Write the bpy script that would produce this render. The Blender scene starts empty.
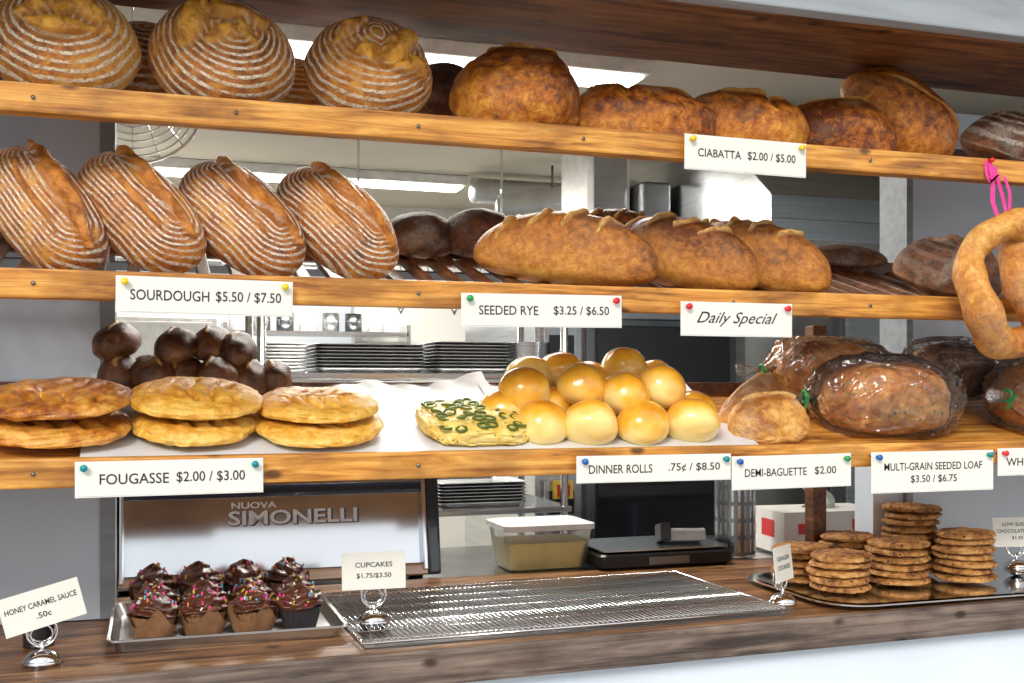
import bpy, bmesh, math, random
import numpy as np
from mathutils import Vector, Matrix, Euler
random.seed(4)
RAD=math.radians
scene=bpy.context.scene
COL=scene.collection
scene.view_settings.view_transform='Standard'
SL=0.30; SLA=math.atan(SL)

# ------------------------------------------------------------------ materials
def newmat(name):
    m=bpy.data.materials.new(name); m.use_nodes=True
    n=m.node_tree.nodes; l=m.node_tree.links
    return m,n,l,n['Principled BSDF']
def c4(c): return (c[0],c[1],c[2],1)
def simple(name,col,rough=.5,metal=0,var=.12,scale=18,bump=0,coat=0,trans=0,stretch=None):
    m,n,l,b=newmat(name)
    tc=n.new('ShaderNodeTexCoord'); no=n.new('ShaderNodeTexNoise'); no.inputs['Scale'].default_value=scale
    no.inputs['Detail'].default_value=5
    if stretch:
        mp=n.new('ShaderNodeMapping'); mp.inputs['Scale'].default_value=stretch
        l.new(tc.outputs['Object'],mp.inputs[0]); l.new(mp.outputs[0],no.inputs['Vector'])
    else: l.new(tc.outputs['Object'],no.inputs['Vector'])
    r=n.new('ShaderNodeValToRGB'); e=r.color_ramp.elements
    e[0].position=.3; e[1].position=.7
    e[0].color=c4([max(0,x*(1-var)) for x in col]); e[1].color=c4([min(1,x*(1+var)) for x in col])
    l.new(no.outputs['Fac'],r.inputs[0]); l.new(r.outputs[0],b.inputs['Base Color'])
    b.inputs['Roughness'].default_value=rough; b.inputs['Metallic'].default_value=metal
    b.inputs['Coat Weight'].default_value=coat
    b.inputs['Transmission Weight'].default_value=trans
    if bump:
        bp=n.new('ShaderNodeBump'); bp.inputs['Strength'].default_value=bump; bp.inputs['Distance'].default_value=.01
        l.new(no.outputs['Fac'],bp.inputs['Height']); l.new(bp.outputs[0],b.inputs['Normal'])
    return m
def emis(name,col,s):
    m,n,l,b=newmat(name)
    b.inputs['Base Color'].default_value=c4(col); b.inputs['Emission Color'].default_value=c4(col)
    b.inputs['Emission Strength'].default_value=s
    return m
def wood(name,c1,c2,c3,rough=.45,st=(1.3,22,22),knots=True,blotch=.7):
    m,n,l,b=newmat(name)
    tc=n.new('ShaderNodeTexCoord'); mp=n.new('ShaderNodeMapping'); mp.inputs['Scale'].default_value=st
    l.new(tc.outputs['Object'],mp.inputs[0])
    no=n.new('ShaderNodeTexNoise'); no.inputs['Scale'].default_value=3; no.inputs['Detail'].default_value=9
    no.inputs['Roughness'].default_value=.65; no.inputs['Distortion'].default_value=.8
    l.new(mp.outputs[0],no.inputs['Vector'])
    r=n.new('ShaderNodeValToRGB'); e=r.color_ramp.elements
    e[0].position=.34; e[0].color=c4(c1); e[1].position=.68; e[1].color=c4(c3)
    x=e.new(.5); x.color=c4(c2)
    l.new(no.outputs['Fac'],r.inputs[0])
    out=r.outputs[0]
    n2=n.new('ShaderNodeTexNoise'); n2.inputs['Scale'].default_value=7; n2.inputs['Detail'].default_value=6
    mp0=n.new('ShaderNodeMapping'); mp0.inputs['Scale'].default_value=(1,2.2,2.2); l.new(tc.outputs['Object'],mp0.inputs[0])
    l.new(mp0.outputs[0],n2.inputs['Vector'])
    mx=n.new('ShaderNodeMix'); mx.data_type='RGBA'; mx.blend_type='MULTIPLY'
    r2=n.new('ShaderNodeValToRGB'); r2.color_ramp.elements[0].position=.36; r2.color_ramp.elements[0].color=(.34,.26,.22,1)
    r2.color_ramp.elements[1].position=.56; r2.color_ramp.elements[1].color=(1,1,1,1)
    l.new(n2.outputs['Fac'],r2.inputs[0]); mx.inputs[0].default_value=blotch
    l.new(out,mx.inputs[6]); l.new(r2.outputs[0],mx.inputs[7]); out=mx.outputs[2]
    if knots:
        v=n.new('ShaderNodeTexVoronoi'); v.inputs['Scale'].default_value=7
        mp2=n.new('ShaderNodeMapping'); mp2.inputs['Scale'].default_value=(1,1.2,1.8)
        l.new(tc.outputs['Object'],mp2.inputs[0]); l.new(mp2.outputs[0],v.inputs['Vector'])
        r3=n.new('ShaderNodeValToRGB'); r3.color_ramp.elements[0].position=.07; r3.color_ramp.elements[0].color=(.10,.04,.015,1)
        r3.color_ramp.elements[1].position=.15; r3.color_ramp.elements[1].color=(1,1,1,1)
        l.new(v.outputs['Distance'],r3.inputs[0])
        m2=n.new('ShaderNodeMix'); m2.data_type='RGBA'; m2.blend_type='MULTIPLY'; m2.inputs[0].default_value=.85
        l.new(out,m2.inputs[6]); l.new(r3.outputs[0],m2.inputs[7]); out=m2.outputs[2]
    l.new(out,b.inputs['Base Color']); b.inputs['Roughness'].default_value=rough
    bp=n.new('ShaderNodeBump'); bp.inputs['Strength'].default_value=.35; bp.inputs['Distance'].default_value=.003
    l.new(no.outputs['Fac'],bp.inputs['Height']); l.new(bp.outputs[0],b.inputs['Normal'])
    return m
def bread_mat(name,dark,mid,light,score=(.75,.42,.14),flour=(.82,.70,.55),rough=.5,ns=40,nk=.9,bump=.8,warp=1.2,coat=0,dust=0,speck=None,film=.06,thr=.45):
    m,n,l,b=newmat(name)
    at=n.new('ShaderNodeAttribute'); at.attribute_name='mask'
    ar=n.new('ShaderNodeAttribute'); ar.attribute_name='ring'
    sp=n.new('ShaderNodeSeparateColor'); l.new(at.outputs['Color'],sp.inputs[0])
    tc=n.new('ShaderNodeTexCoord'); oi=n.new('ShaderNodeObjectInfo')
    ad=n.new('ShaderNodeVectorMath'); ad.operation='ADD'
    sc=n.new('ShaderNodeMath'); sc.operation='MULTIPLY'; sc.inputs[1].default_value=7; l.new(oi.outputs['Random'],sc.inputs[0])
    l.new(tc.outputs['Object'],ad.inputs[0]); l.new(sc.outputs[0],ad.inputs[1])
    def noise(s,d=6,ro=.6,dist=0):
        q=n.new('ShaderNodeTexNoise'); q.inputs['Scale'].default_value=s; q.inputs['Detail'].default_value=d; q.inputs['Roughness'].default_value=ro
        q.inputs['Distortion'].default_value=dist
        l.new(ad.outputs[0],q.inputs['Vector']); return q.outputs['Fac']
    def M(op,a,b2=None,cl=False):
        q=n.new('ShaderNodeMath'); q.operation=op; q.use_clamp=cl
        for i,v in enumerate((a,b2)):
            if v is None: continue
            if isinstance(v,(int,float)): q.inputs[i].default_value=v
            else: l.new(v,q.inputs[i])
        return q.outputs[0]
    na=noise(ns,8,.68,.4); nb=noise(ns*5,4); nc=noise(22,3); nd=noise(13,4)
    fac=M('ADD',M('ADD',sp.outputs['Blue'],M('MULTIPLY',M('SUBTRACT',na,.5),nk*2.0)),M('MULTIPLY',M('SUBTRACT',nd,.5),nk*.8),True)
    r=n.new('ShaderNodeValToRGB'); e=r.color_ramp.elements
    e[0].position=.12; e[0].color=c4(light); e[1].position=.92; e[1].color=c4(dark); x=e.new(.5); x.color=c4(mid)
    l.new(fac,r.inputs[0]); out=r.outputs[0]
    def mix(f,a,bcol):
        q=n.new('ShaderNodeMix'); q.data_type='RGBA'; l.new(f,q.inputs[0]); l.new(a,q.inputs[6])
        if isinstance(bcol,tuple): q.inputs[7].default_value=c4(bcol)
        else: l.new(bcol,q.inputs[7])
        return q.outputs[2]
    rs=n.new('ShaderNodeValToRGB'); rs.color_ramp.elements[0].position=.38; rs.color_ramp.elements[0].color=c4([score[0]*.42,score[1]*.3,score[2]*.25]); rs.color_ramp.elements[1].position=.6; rs.color_ramp.elements[1].color=c4(score)
    l.new(na,rs.inputs[0])
    out=mix(sp.outputs['Green'],out,rs.outputs[0])
    ph=M('ADD',M('MULTIPLY',ar.outputs['Fac'],6.2832),M('MULTIPLY',M('SUBTRACT',nc,.5),warp*4))
    s=M('ADD',M('MULTIPLY',M('SINE',ph),.5),.5)
    s=M('MULTIPLY',M('SUBTRACT',s,thr),2.6,True)
    br=M('MULTIPLY',M('SUBTRACT',nb,.30),5,True)
    br2=M('MULTIPLY',M('SUBTRACT',nd,.28),5.5,True)
    br3=M('MULTIPLY',M('SUBTRACT',na,.30),5.5,True)
    ff=M('MULTIPLY',M('MULTIPLY',s,sp.outputs['Red']),M('MULTIPLY',M('MULTIPLY',br,br2),br3),True)
    fl=M('MULTIPLY',M('MULTIPLY',sp.outputs['Red'],M('MULTIPLY',M('SUBTRACT',nd,.45),4,True)),film)
    ff=M('MAXIMUM',ff,fl)
    if dust:
        dd=M('MULTIPLY',M('MULTIPLY',M('SUBTRACT',nd,.5),6,True),dust)
        dd=M('MULTIPLY',dd,br)
        ff=M('MAXIMUM',ff,dd)
    out=mix(ff,out,flour)
    if speck:
        v=n.new('ShaderNodeTexVoronoi'); v.inputs['Scale'].default_value=speck[1]; l.new(ad.outputs[0],v.inputs['Vector'])
        vs=M('LESS_THAN',v.outputs['Distance'],speck[2])
        out=mix(vs,out,speck[0])
    l.new(out,b.inputs['Base Color'])
    rr=M('ADD',rough,M('MULTIPLY',ff,.4),True); l.new(rr,b.inputs['Roughness'])
    b.inputs['Coat Weight'].default_value=coat; b.inputs['Coat Roughness'].default_value=.15
    h=M('ADD',M('MULTIPLY',na,1.0),M('MULTIPLY',nb,.3))
    h=M('ADD',h,M('MULTIPLY',ff,.2))
    bp=n.new('ShaderNodeBump'); bp.inputs['Strength'].default_value=bump; bp.inputs['Distance'].default_value=.006
    l.new(h,bp.inputs['Height']); l.new(bp.outputs[0],b.inputs['Normal'])
    return m

# ------------------------------------------------------------------ builder
def rot_m(r): return Euler([RAD(a) for a in r]).to_matrix().to_4x4() if r else Matrix.Identity(4)
class B:
    def __init__(s): s.bm=bmesh.new(); s.mats=[]
    def mi(s,m):
        if m not in s.mats: s.mats.append(m)
        return s.mats.index(m)
    def add(s,t,m,mtx=None,smooth=False):
        if mtx is not None: bmesh.ops.transform(t,matrix=mtx,verts=t.verts)
        i=s.mi(m)
        for f in t.faces: f.material_index=i; f.smooth=smooth
        me=bpy.data.meshes.new('t'); t.to_mesh(me); t.free(); s.bm.from_mesh(me); bpy.data.meshes.remove(me)
    def box(s,c,sz,m,rot=None,bev=0):
        t=bmesh.new(); bmesh.ops.create_cube(t,size=1)
        bmesh.ops.scale(t,vec=sz,verts=t.verts)
        if bev: bmesh.ops.bevel(t,geom=list(t.edges),offset=bev,segments=2,affect='EDGES',profile=.6)
        s.add(t,m,Matrix.Translation(c)@rot_m(rot)); return s
    def bx(s,x0,x1,y0,y1,z0,z1,m,bev=0):
        return s.box(((x0+x1)/2,(y0+y1)/2,(z0+z1)/2),(x1-x0,y1-y0,z1-z0),m,None,bev)
    def cyl(s,c,r,h,m,rot=None,r2=None,seg=32,cap=True):
        t=bmesh.new(); bmesh.ops.create_cone(t,cap_ends=cap,segments=seg,radius1=r,radius2=r if r2 is None else r2,depth=h)
        s.add(t,m,Matrix.Translation(c)@rot_m(rot),True); return s
    def sph(s,c,sc,m,rot=None,seg=20):
        t=bmesh.new(); bmesh.ops.create_uvsphere(t,u_segments=seg,v_segments=seg//2,radius=1)
        s.add(t,m,Matrix.Translation(c)@rot_m(rot)@Matrix.Diagonal((*sc,1)),True); return s
    def surf(s,fn,nu,nv,m,cu=False,smooth=True,mtx=None):
        t=bmesh.new(); V=[[t.verts.new(fn(i/(nu if cu else nu-1),j/(nv-1))) for i in range(nu)] for j in range(nv)]
        for j in range(nv-1):
            for i in range(nu if cu else nu-1):
                k=(i+1)%nu
                try: t.faces.new((V[j][i],V[j][k],V[j+1][k],V[j+1][i]))
                except: pass
        s.add(t,m,mtx,smooth); return s
    def tube(s,pts,r,m,closed=False,seg=8,rad=None,smooth=True):
        P=[Vector(p) for p in pts]; n=len(P); t=bmesh.new(); rings=[]; up=None
        for i in range(n):
            a=P[(i-1)%n] if (closed or i>0) else P[i]; b=P[(i+1)%n] if (closed or i<n-1) else P[i]
            d=(b-a).normalized()
            if up is None:
                up=Vector((0,0,1)) if abs(d.z)<.9 else Vector((1,0,0))
            sd=d.cross(up).normalized(); up=sd.cross(d).normalized()
            rr=rad[i] if rad else r
            rings.append([t.verts.new(P[i]+sd*math.cos(2*math.pi*k/seg)*rr+up*math.sin(2*math.pi*k/seg)*rr) for k in range(seg)])
        for i in range(n if closed else n-1):
            q=rings[(i+1)%n]
            for k in range(seg):
                t.faces.new((rings[i][k],rings[i][(k+1)%seg],q[(k+1)%seg],q[k]))
        if not closed:
            t.faces.new(rings[0][::-1]); t.faces.new(rings[-1])
        s.add(t,m,None,smooth); return s
    def ring(s,c,R,r,m,ax='Z',seg=40,rx=None):
        pts=[]
        for i in range(seg):
            a=2*math.pi*i/seg; u=R*math.cos(a); v=(rx or R)*math.sin(a)
            pts.append({'Z':(c[0]+u,c[1]+v,c[2]),'Y':(c[0]+u,c[1],c[2]+v),'X':(c[0],c[1]+u,c[2]+v)}[ax])
        return s.tube(pts,r,m,True,6)
    def loft(s,lv,m,cr=.02,cs=5,capb=True,capt=False,mtx=None):
        t=bmesh.new(); L=[]
        for hx,hy,z in lv:
            lp=[]
            for q,(sx,sy) in enumerate(((1,1),(-1,1),(-1,-1),(1,-1))):
                for k in range(cs+1):
                    a=math.pi/2*(q+k/cs)
                    lp.append(t.verts.new((sx*(hx-cr)+cr*math.cos(a),sy*(hy-cr)+cr*math.sin(a),z)))
            L.append(lp)
        n=len(L[0])
        for a,b in zip(L,L[1:]):
            for k in range(n): t.faces.new((a[k],a[(k+1)%n],b[(k+1)%n],b[k]))
        if capb: t.faces.new(L[0][::-1])
        if capt: t.faces.new(L[-1])
        s.add(t,m,mtx); return s
    def prism(s,prof,x0,x1,m):
        t=bmesh.new(); a=[t.verts.new((x0,y,z)) for y,z in prof]; b=[t.verts.new((x1,y,z)) for y,z in prof]
        n=len(a); t.faces.new(a); t.faces.new(b[::-1])
        for i in range(n): t.faces.new((a[i],b[i],b[(i+1)%n],a[(i+1)%n]))
        bmesh.ops.recalc_face_normals(t,faces=t.faces); s.add(t,m); return s
    def obj(s,name,loc=(0,0,0),rot=None):
        me=bpy.data.meshes.new(name); s.bm.to_mesh(me); s.bm.free()
        for m in s.mats: me.materials.append(m)
        o=bpy.data.objects.new(name,me); COL.objects.link(o); o.location=loc
        if rot: o.rotation_euler=[RAD(a) for a in rot]
        return o

# ------------------------------------------------------------------ bread generator
TPL={}
def tpl(sub):
    if sub not in TPL:
        bm=bmesh.new(); bmesh.ops.create_icosphere(bm,subdivisions=sub,radius=1)
        me=bpy.data.meshes.new('tpl'); bm.to_mesh(me); bm.free()
        N=np.empty(len(me.vertices)*3); me.vertices.foreach_get('co',N); N=N.reshape(-1,3)
        N/=np.linalg.norm(N,axis=1)[:,None]
        me.polygons.foreach_set('use_smooth',[True]*len(me.polygons))
        TPL[sub]=(me,N)
    return TPL[sub]
def fn(P,scale,seed,k=10):
    r=np.random.RandomState(seed); o=np.zeros(len(P))
    for i in range(k):
        d=r.normal(size=3); d/=np.linalg.norm(d)
        o+=np.sin(P@d*scale*r.uniform(.7,1.4)+r.uniform(0,6.28))
    return o/math.sqrt(k)*1.2
def fbm(P,s,seed): return fn(P,s,seed)*.55+fn(P,s*2.1,seed+1)*.28+fn(P,s*4.3,seed+2)*.17
def sst(a,b,x):
    t=np.clip((x-a)/(b-a),0,1); return t*t*(3-2*t)
def bread(name,dims,loc,rot,mat,seed=1,cuts=(),ex=(1,1,1),fl=.45,lump=.03,lscale=2.2,flour=0,rings=9,sub=6,bend=0,bake=.5,bk=.35,fine=0,tailtop=.05,taper=0,dents=(),ringc=(0,0),coil=False):
    me,N=tpl(sub); L,W,H=dims
    p=np.sign(N)*np.abs(N)**np.array(ex)
    u,v,w=p[:,0],p[:,1],p[:,2]
    z=np.where(w>=0,w,w*fl); zz=(z+fl)/(1+fl)*H-H/2
    tp=1-taper*np.abs(u)**2
    P=np.stack([u*L/2,v*W/2*tp+bend*(u*u-.4),zz*1.0],1)
    top=sst(tailtop-.15,tailtop+.25,N[:,2])
    mn=min(L,W,H)
    disp=lump*fbm(N,lscale,seed*7)*mn
    if fine: disp+=fine*(np.abs(fn(N,16,seed+50))-.5)*mn
    G=np.zeros(len(N)); asp=L/W
    q=np.stack([u*asp,v],1)+.05*np.stack([fn(N,6,seed+3),fn(N,6,seed+4)],1)
    for (u0,v0,u1,v1,wd,h) in cuts:
        a=np.array([u0*asp,v0]); b=np.array([u1*asp,v1])
        d=b-a; t=np.clip(((q-a)@d)/(d@d),0,1); ds=np.linalg.norm(q-(a+t[:,None]*d),axis=1)
        ww=wd*(.35+.65*np.sin(np.pi*np.clip(t,.02,.98))**.6)
        m=np.exp(-(ds/ww)**4)*top
        ed=np.exp(-((ds-ww*1.15)/(.35*ww))**2)*top
        G=np.maximum(G,m); disp+=h*H*m-h*H*.55*ed
        disp+=h*H*.45*m*fn(N,14,seed+9)
    for (u0,v0,u1,v1,wd,h) in dents:
        a=np.array([u0*asp,v0]); b=np.array([u1*asp,v1])
        d=b-a; t=np.clip(((q-a)@d)/(d@d),0,1); ds=np.linalg.norm(q-(a+t[:,None]*d),axis=1)
        disp-=h*H*np.exp(-(ds/wd)**2)*top
    P=P+N*disp[:,None]
    m2=me.copy(); m2.name=name
    m2.vertices.foreach_set('co',P.ravel())
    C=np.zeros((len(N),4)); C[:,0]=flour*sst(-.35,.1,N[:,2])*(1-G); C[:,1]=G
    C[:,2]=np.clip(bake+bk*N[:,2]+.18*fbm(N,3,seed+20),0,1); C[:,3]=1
    A=m2.attributes.new('mask','FLOAT_COLOR','POINT'); A.data.foreach_set('color',C.ravel())
    th=np.arccos(np.clip(N[:,2],-1,1))/(math.pi/2)
    if coil:
        # oval proofing-basket coils: distance from a central spine
        x=u*asp; v2=v-ringc[1]; hl=asp-.75
        ds=np.sqrt(np.maximum(0,np.abs(x-ringc[0])-hl)**2+v2**2)
        rg=ds*.75+.25*th
    else:
        rr=np.where(N[:,2]>0.0,np.sqrt((u-ringc[0])**2+(v-ringc[1])**2),1+(th-1)*.9)
        rg=.5*rr+.5*th
    A=m2.attributes.new('ring','FLOAT','POINT'); A.data.foreach_set('value',rg*rings)
    m2.materials.append(mat); m2.update()
    o=bpy.data.objects.new(name,m2); COL.objects.link(o); o.location=loc
    if isinstance(rot,Matrix): o.rotation_euler=rot.to_euler()
    else: o.rotation_euler=[RAD(a) for a in rot]
    return o
def joinobs(obs,name):
    bpy.ops.object.select_all(action='DESELECT')
    for o in obs: o.select_set(True)
    bpy.context.view_layer.objects.active=obs[0]; bpy.ops.object.join()
    obs[0].name=name; return obs[0]

# ------------------------------------------------------------------ palette
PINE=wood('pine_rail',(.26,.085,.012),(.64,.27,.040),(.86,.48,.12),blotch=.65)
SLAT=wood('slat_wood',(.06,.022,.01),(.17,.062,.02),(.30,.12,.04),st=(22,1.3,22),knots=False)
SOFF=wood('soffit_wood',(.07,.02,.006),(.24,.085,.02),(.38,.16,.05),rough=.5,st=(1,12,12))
CTOP=wood('counter_wood',(.07,.028,.012),(.26,.12,.045),(.44,.24,.11),rough=.35,st=(1,14,14))
CEDGE=wood('counter_edge_wood',(.05,.035,.03),(.15,.11,.09),(.28,.21,.17),rough=.55,st=(1,20,20))
WALLM=simple('painted_wall',(.70,.79,.90),.6,var=.05,scale=3)
TRIMG=simple('painted_fascia',(.30,.33,.36),.5,var=.15,scale=4,stretch=(1,10,10))
KWALL=simple('kitchen_wall_paint',(.72,.72,.68),.6,var=.05,scale=2)
KCEIL=simple('kitchen_ceiling_paint',(.58,.53,.44),.7,var=.05,scale=2)
KFLOOR=simple('kitchen_floor',(.14,.12,.10),.5)
CONC=simple('pavement',(.34,.33,.32),.8,var=.2,scale=6)
STEEL=simple('stainless',(.64,.65,.66),.22,1,var=.12,scale=4,stretch=(1,1,25))
STEELD=simple('dark_stainless',(.24,.25,.26),.3,1,var=.2,scale=4)
CHROME=simple('chrome',(.78,.78,.79),.12,1,var=.03)
ALU=simple('aluminium',(.62,.63,.64),.35,1,var=.12,scale=12)
BLACK=simple('black_plastic',(.015,.015,.018),.3)
BGLASS=simple('oven_glass',(.012,.012,.014),.08,coat=.5)
PAPER=simple('card_paper',(.80,.80,.74),.5,var=.02,scale=8)
INK=simple('ink',(.012,.012,.016),.6)
PARCH=simple('parchment',(.66,.67,.70),.45,var=.05,scale=14,bump=.25)
WHITEP=simple('white_plastic',(.78,.78,.76),.4)
CARD=simple('white_carton',(.76,.74,.70),.6,var=.04)
REDP=simple('red_print',(.65,.03,.03),.4)
YEL=simple('yellow_plastic',(.85,.62,.08),.35)
BUTTER=simple('pale_yellow_spread',(.88,.70,.22),.4)
PINS={k:simple('pin_'+k,v,.25) for k,v in dict(yellow=(.85,.6,.03),red=(.75,.02,.02),teal=(.0,.25,.28),blue=(.01,.12,.45),green=(.02,.3,.08)).items()}
def plastic(name,base=.05,tint=(1,1,1),rough=.08,gain=1.0,bs=.8,bd=.012,sc=9,white=0):
    m,n,l,b=newmat(name)
    out=n['Material Output']; tr=n.new('ShaderNodeBsdfTransparent'); tr.inputs[0].default_value=c4(tint)
    gl=n.new('ShaderNodeBsdfGlossy'); gl.inputs['Roughness'].default_value=rough
    fr=n.new('ShaderNodeFresnel'); fr.inputs[0].default_value=1.5
    no=n.new('ShaderNodeTexNoise'); no.inputs['Scale'].default_value=sc; no.inputs['Distortion'].default_value=1.5; no.inputs['Detail'].default_value=2
    tc=n.new('ShaderNodeTexCoord'); l.new(tc.outputs['Object'],no.inputs['Vector'])
    bp=n.new('ShaderNodeBump'); bp.inputs['Strength'].default_value=bs; bp.inputs['Distance'].default_value=bd
    l.new(no.outputs['Fac'],bp.inputs['Height']); l.new(bp.outputs[0],gl.inputs['Normal']); l.new(bp.outputs[0],fr.inputs['Normal'])
    ad=n.new('ShaderNodeMath'); ad.operation='MULTIPLY_ADD'; ad.inputs[1].default_value=gain; ad.inputs[2].default_value=base; ad.use_clamp=True
    l.new(fr.outputs[0],ad.inputs[0])
    mx=n.new('ShaderNodeMixShader'); l.new(ad.outputs[0],mx.inputs[0]); l.new(tr.outputs[0],mx.inputs[1]); l.new(gl.outputs[0],mx.inputs[2])
    last=mx.outputs[0]
    if white:
        df=n.new('ShaderNodeBsdfDiffuse'); df.inputs[0].default_value=(.85,.87,.9,1)
        m2=n.new('ShaderNodeMixShader'); m2.inputs[0].default_value=white; l.new(last,m2.inputs[1]); l.new(df.outputs[0],m2.inputs[2]); last=m2.outputs[0]
    l.new(last,out.inputs['Surface']); return m
BAG=plastic('clear_bag',.03,(1,1,1),.10,1.0,.8,.02,16,.025)
SLEEVE=plastic('clear_tub',.05,(.97,.97,.95),.3,.8,.1,.005,9,.10)

SOUR=bread_mat('sourdough_crust',(.15,.034,.005),(.54,.19,.024),(.80,.42,.075),score=(.92,.46,.06),flour=(.92,.81,.62),warp=1.4,nk=.9,bump=1.0,thr=.46)
SOUR2=bread_mat('batard_crust',(.085,.018,.004),(.40,.12,.016),(.70,.33,.055),score=(.66,.25,.035),flour=(.92,.83,.70),warp=1.1,rough=.4,nk=.9,bump=1.0,thr=.46)
RYE=bread_mat('rye_crust',(.13,.032,.006),(.50,.18,.025),(.74,.37,.07),score=(.92,.56,.17),flour=(.85,.6,.3),dust=.10,rough=.42,ns=65,bump=.8,nk=.65)
CIA=bread_mat('ciabatta_crust',(.13,.026,.004),(.54,.165,.016),(.84,.40,.055),score=(.84,.42,.07),flour=(.88,.58,.25),dust=.2,rough=.4,nk=.95,ns=50)
DARKB=bread_mat('dark_bread_crust',(.035,.011,.005),(.15,.05,.016),(.34,.14,.05),score=(.38,.19,.08),flour=(.66,.60,.50),dust=.3,rough=.6)
BUN=bread_mat('bun_crust',(.05,.015,.007),(.19,.075,.028),(.42,.21,.09),rough=.40,bump=.5,nk=.8)
FOU=bread_mat('fougasse_crust',(.50,.17,.012),(.80,.42,.05),(.92,.64,.18),rough=.36,coat=.1,bump=1.1,nk=.9)
FOU2=bread_mat('fougasse_dark_crust',(.20,.04,.005),(.56,.20,.02),(.82,.44,.09),rough=.28,nk=1.0,coat=.3,bump=.9)
FOC=bread_mat('focaccia_crust',(.42,.20,.015),(.80,.53,.09),(.90,.74,.26),rough=.4,nk=1,coat=.15,speck=((.10,.13,.015),75,.15))
ROLL=bread_mat('roll_crust',(.62,.20,.006),(.90,.47,.040),(.95,.74,.27),rough=.24,ns=14,nk=.25,bump=.05,coat=.6)
DEMI=bread_mat('demi_crust',(.32,.11,.018),(.70,.34,.07),(.86,.56,.22),score=(.88,.55,.18),flour=(.88,.72,.48),dust=.35)
MULTI=bread_mat('multigrain_crust',(.22,.05,.010),(.58,.21,.04),(.80,.41,.12),dust=.15,flour=(.8,.6,.35),rough=.6,bump=.7,nk=.9,speck=((.22,.24,.05),48,.2))
COOK=bread_mat('cookie_dough',(.14,.048,.014),(.46,.205,.05),(.66,.37,.13),ns=55,nk=1.3,bump=1,rough=.7,speck=((.08,.026,.01),42,.15))
WRE=bread_mat('wreath_crust',(.26,.07,.008),(.60,.23,.030),(.82,.47,.12),dust=.2,flour=(.88,.68,.42),rough=.42,bump=.8,nk=.8,ns=55)
FROST=simple('chocolate_frosting',(.085,.024,.011),.35,var=.3,bump=.3,coat=.2,scale=60)
LINER=simple('brown_liner',(.26,.13,.06),.6,var=.25,scale=40)
LINERD=simple('dark_liner',(.03,.025,.03),.45)
SPR=[simple('sprinkle_'+str(i),c,.35) for i,c in enumerate([(.85,.06,.30),(.9,.55,.05),(.8,.8,.75),(.85,.08,.25),(.15,.45,.75),(.85,.25,.05)])]
GREEN=simple('jalapeno_green',(.09,.135,.01),.3,var=.3,scale=60)
PALEG=simple('jalapeno_core',(.55,.52,.14),.4)

def surf(z0,y): return z0+SL*(y-2.02)
ZT,ZM,ZB=.49,.179,-.135

# ------------------------------------------------------------------ shell
X0,X1=-.62,2.62
B().bx(-3,5,2.30,6.0,-1.6,-1.5,KFLOOR).obj('floor')
B().bx(-6,8,-6,1.95,-1.62,-1.505,CONC).obj('pavement_ground')
B().bx(-3,5,2.3,6.1,1.0,1.08,KCEIL).obj('ceiling')
wx0,wx1,wz0,wz1=-.30,1.05,.16,.66  # opening added in the back wall to brighten the kitchen
w=B(); w.bx(-3,wx0,6.0,6.1,-1.5,1.0,KWALL).bx(wx1,5,6.0,6.1,-1.5,1.0,KWALL).bx(wx0,wx1,6.0,6.1,-1.5,wz0,KWALL).bx(wx0,wx1,6.0,6.1,wz1,1.0,KWALL); w.obj('wall_back')
w=B(); w.bx(wx0-.04,wx1+.04,5.975,5.999,wz1,wz1+.04,WHITEP).bx(wx0-.04,wx1+.04,5.96,5.999,wz0-.04,wz0,WHITEP)
for x in (wx0-.04,.35,wx1): w.bx(x,x+.04,5.975,5.999,wz0,wz1,WHITEP)
w.obj('added_window_1')
B().bx(-3.1,-3,2.3,6.1,-1.5,1.0,KWALL).obj('wall_left')
B().bx(5,5.1,2.3,6.1,-1.5,1.0,KWALL).obj('wall_right')
w=B(); w.bx(-3,-.09,2.47,2.56,-.488,.745,WALLM).bx(-3,X0-.002,2.0,2.47,-1.5,.745,WALLM).bx(-.105,-.075,2.465,2.58,-.488,.744,TRIMG)
w.obj('wall_front_left')
w=B(); w.bx(1.93,5,2.47,2.56,-.488,.745,WALLM).bx(X1+.002,5,2.0,2.47,-1.5,.745,WALLM).bx(1.82,1.93,2.48,2.56,-.488,-.12,WALLM)
w.bx(1.915,1.935,2.465,2.58,-.488,.744,TRIMG)
w.obj('wall_front_right')
B().bx(0,3.2,.035,.13,-1.01,-.069,WALLM).obj('wall_front_lower',(X0+.02,1.958,-.49),(0,0,1.9))
B().bx(-3,5,2.2,2.29,.775,1.4,WALLM).obj('wall_front_header')
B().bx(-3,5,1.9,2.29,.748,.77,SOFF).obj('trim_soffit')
w=B(); w.bx(-3,5,1.86,1.9,.735,.86,TRIMG,.004).bx(-3,5,1.80,1.87,.86,1.3,TRIMG,.004); w.obj('trim_fascia')

# counter (its front runs ~2 degrees off the shelf line)
w=B()
LC=3.2
for i in range(5):
    a=.015+i*.146; w.bx(0,LC,a,a+.144,-.065,0,CTOP,.003)
w.bx(0,LC,0,.015,-.068,-.0005,CEDGE,.004)
w.obj('wooden_counter',(X0+.02,1.958,-.49),(0,0,1.9))
w=B(); w.bx(-1.5,3.2,2.70,3.3,-.53,-.4965,STEEL,.004)
for x in (-1.4,.8,3.1): w.cyl((x,3.2,-1.01),.025,.97,STEEL)
w.bx(-1.5,3.2,2.78,3.25,-1.2,-1.17,STEEL)
w.obj('stainless_back_counter')

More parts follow.
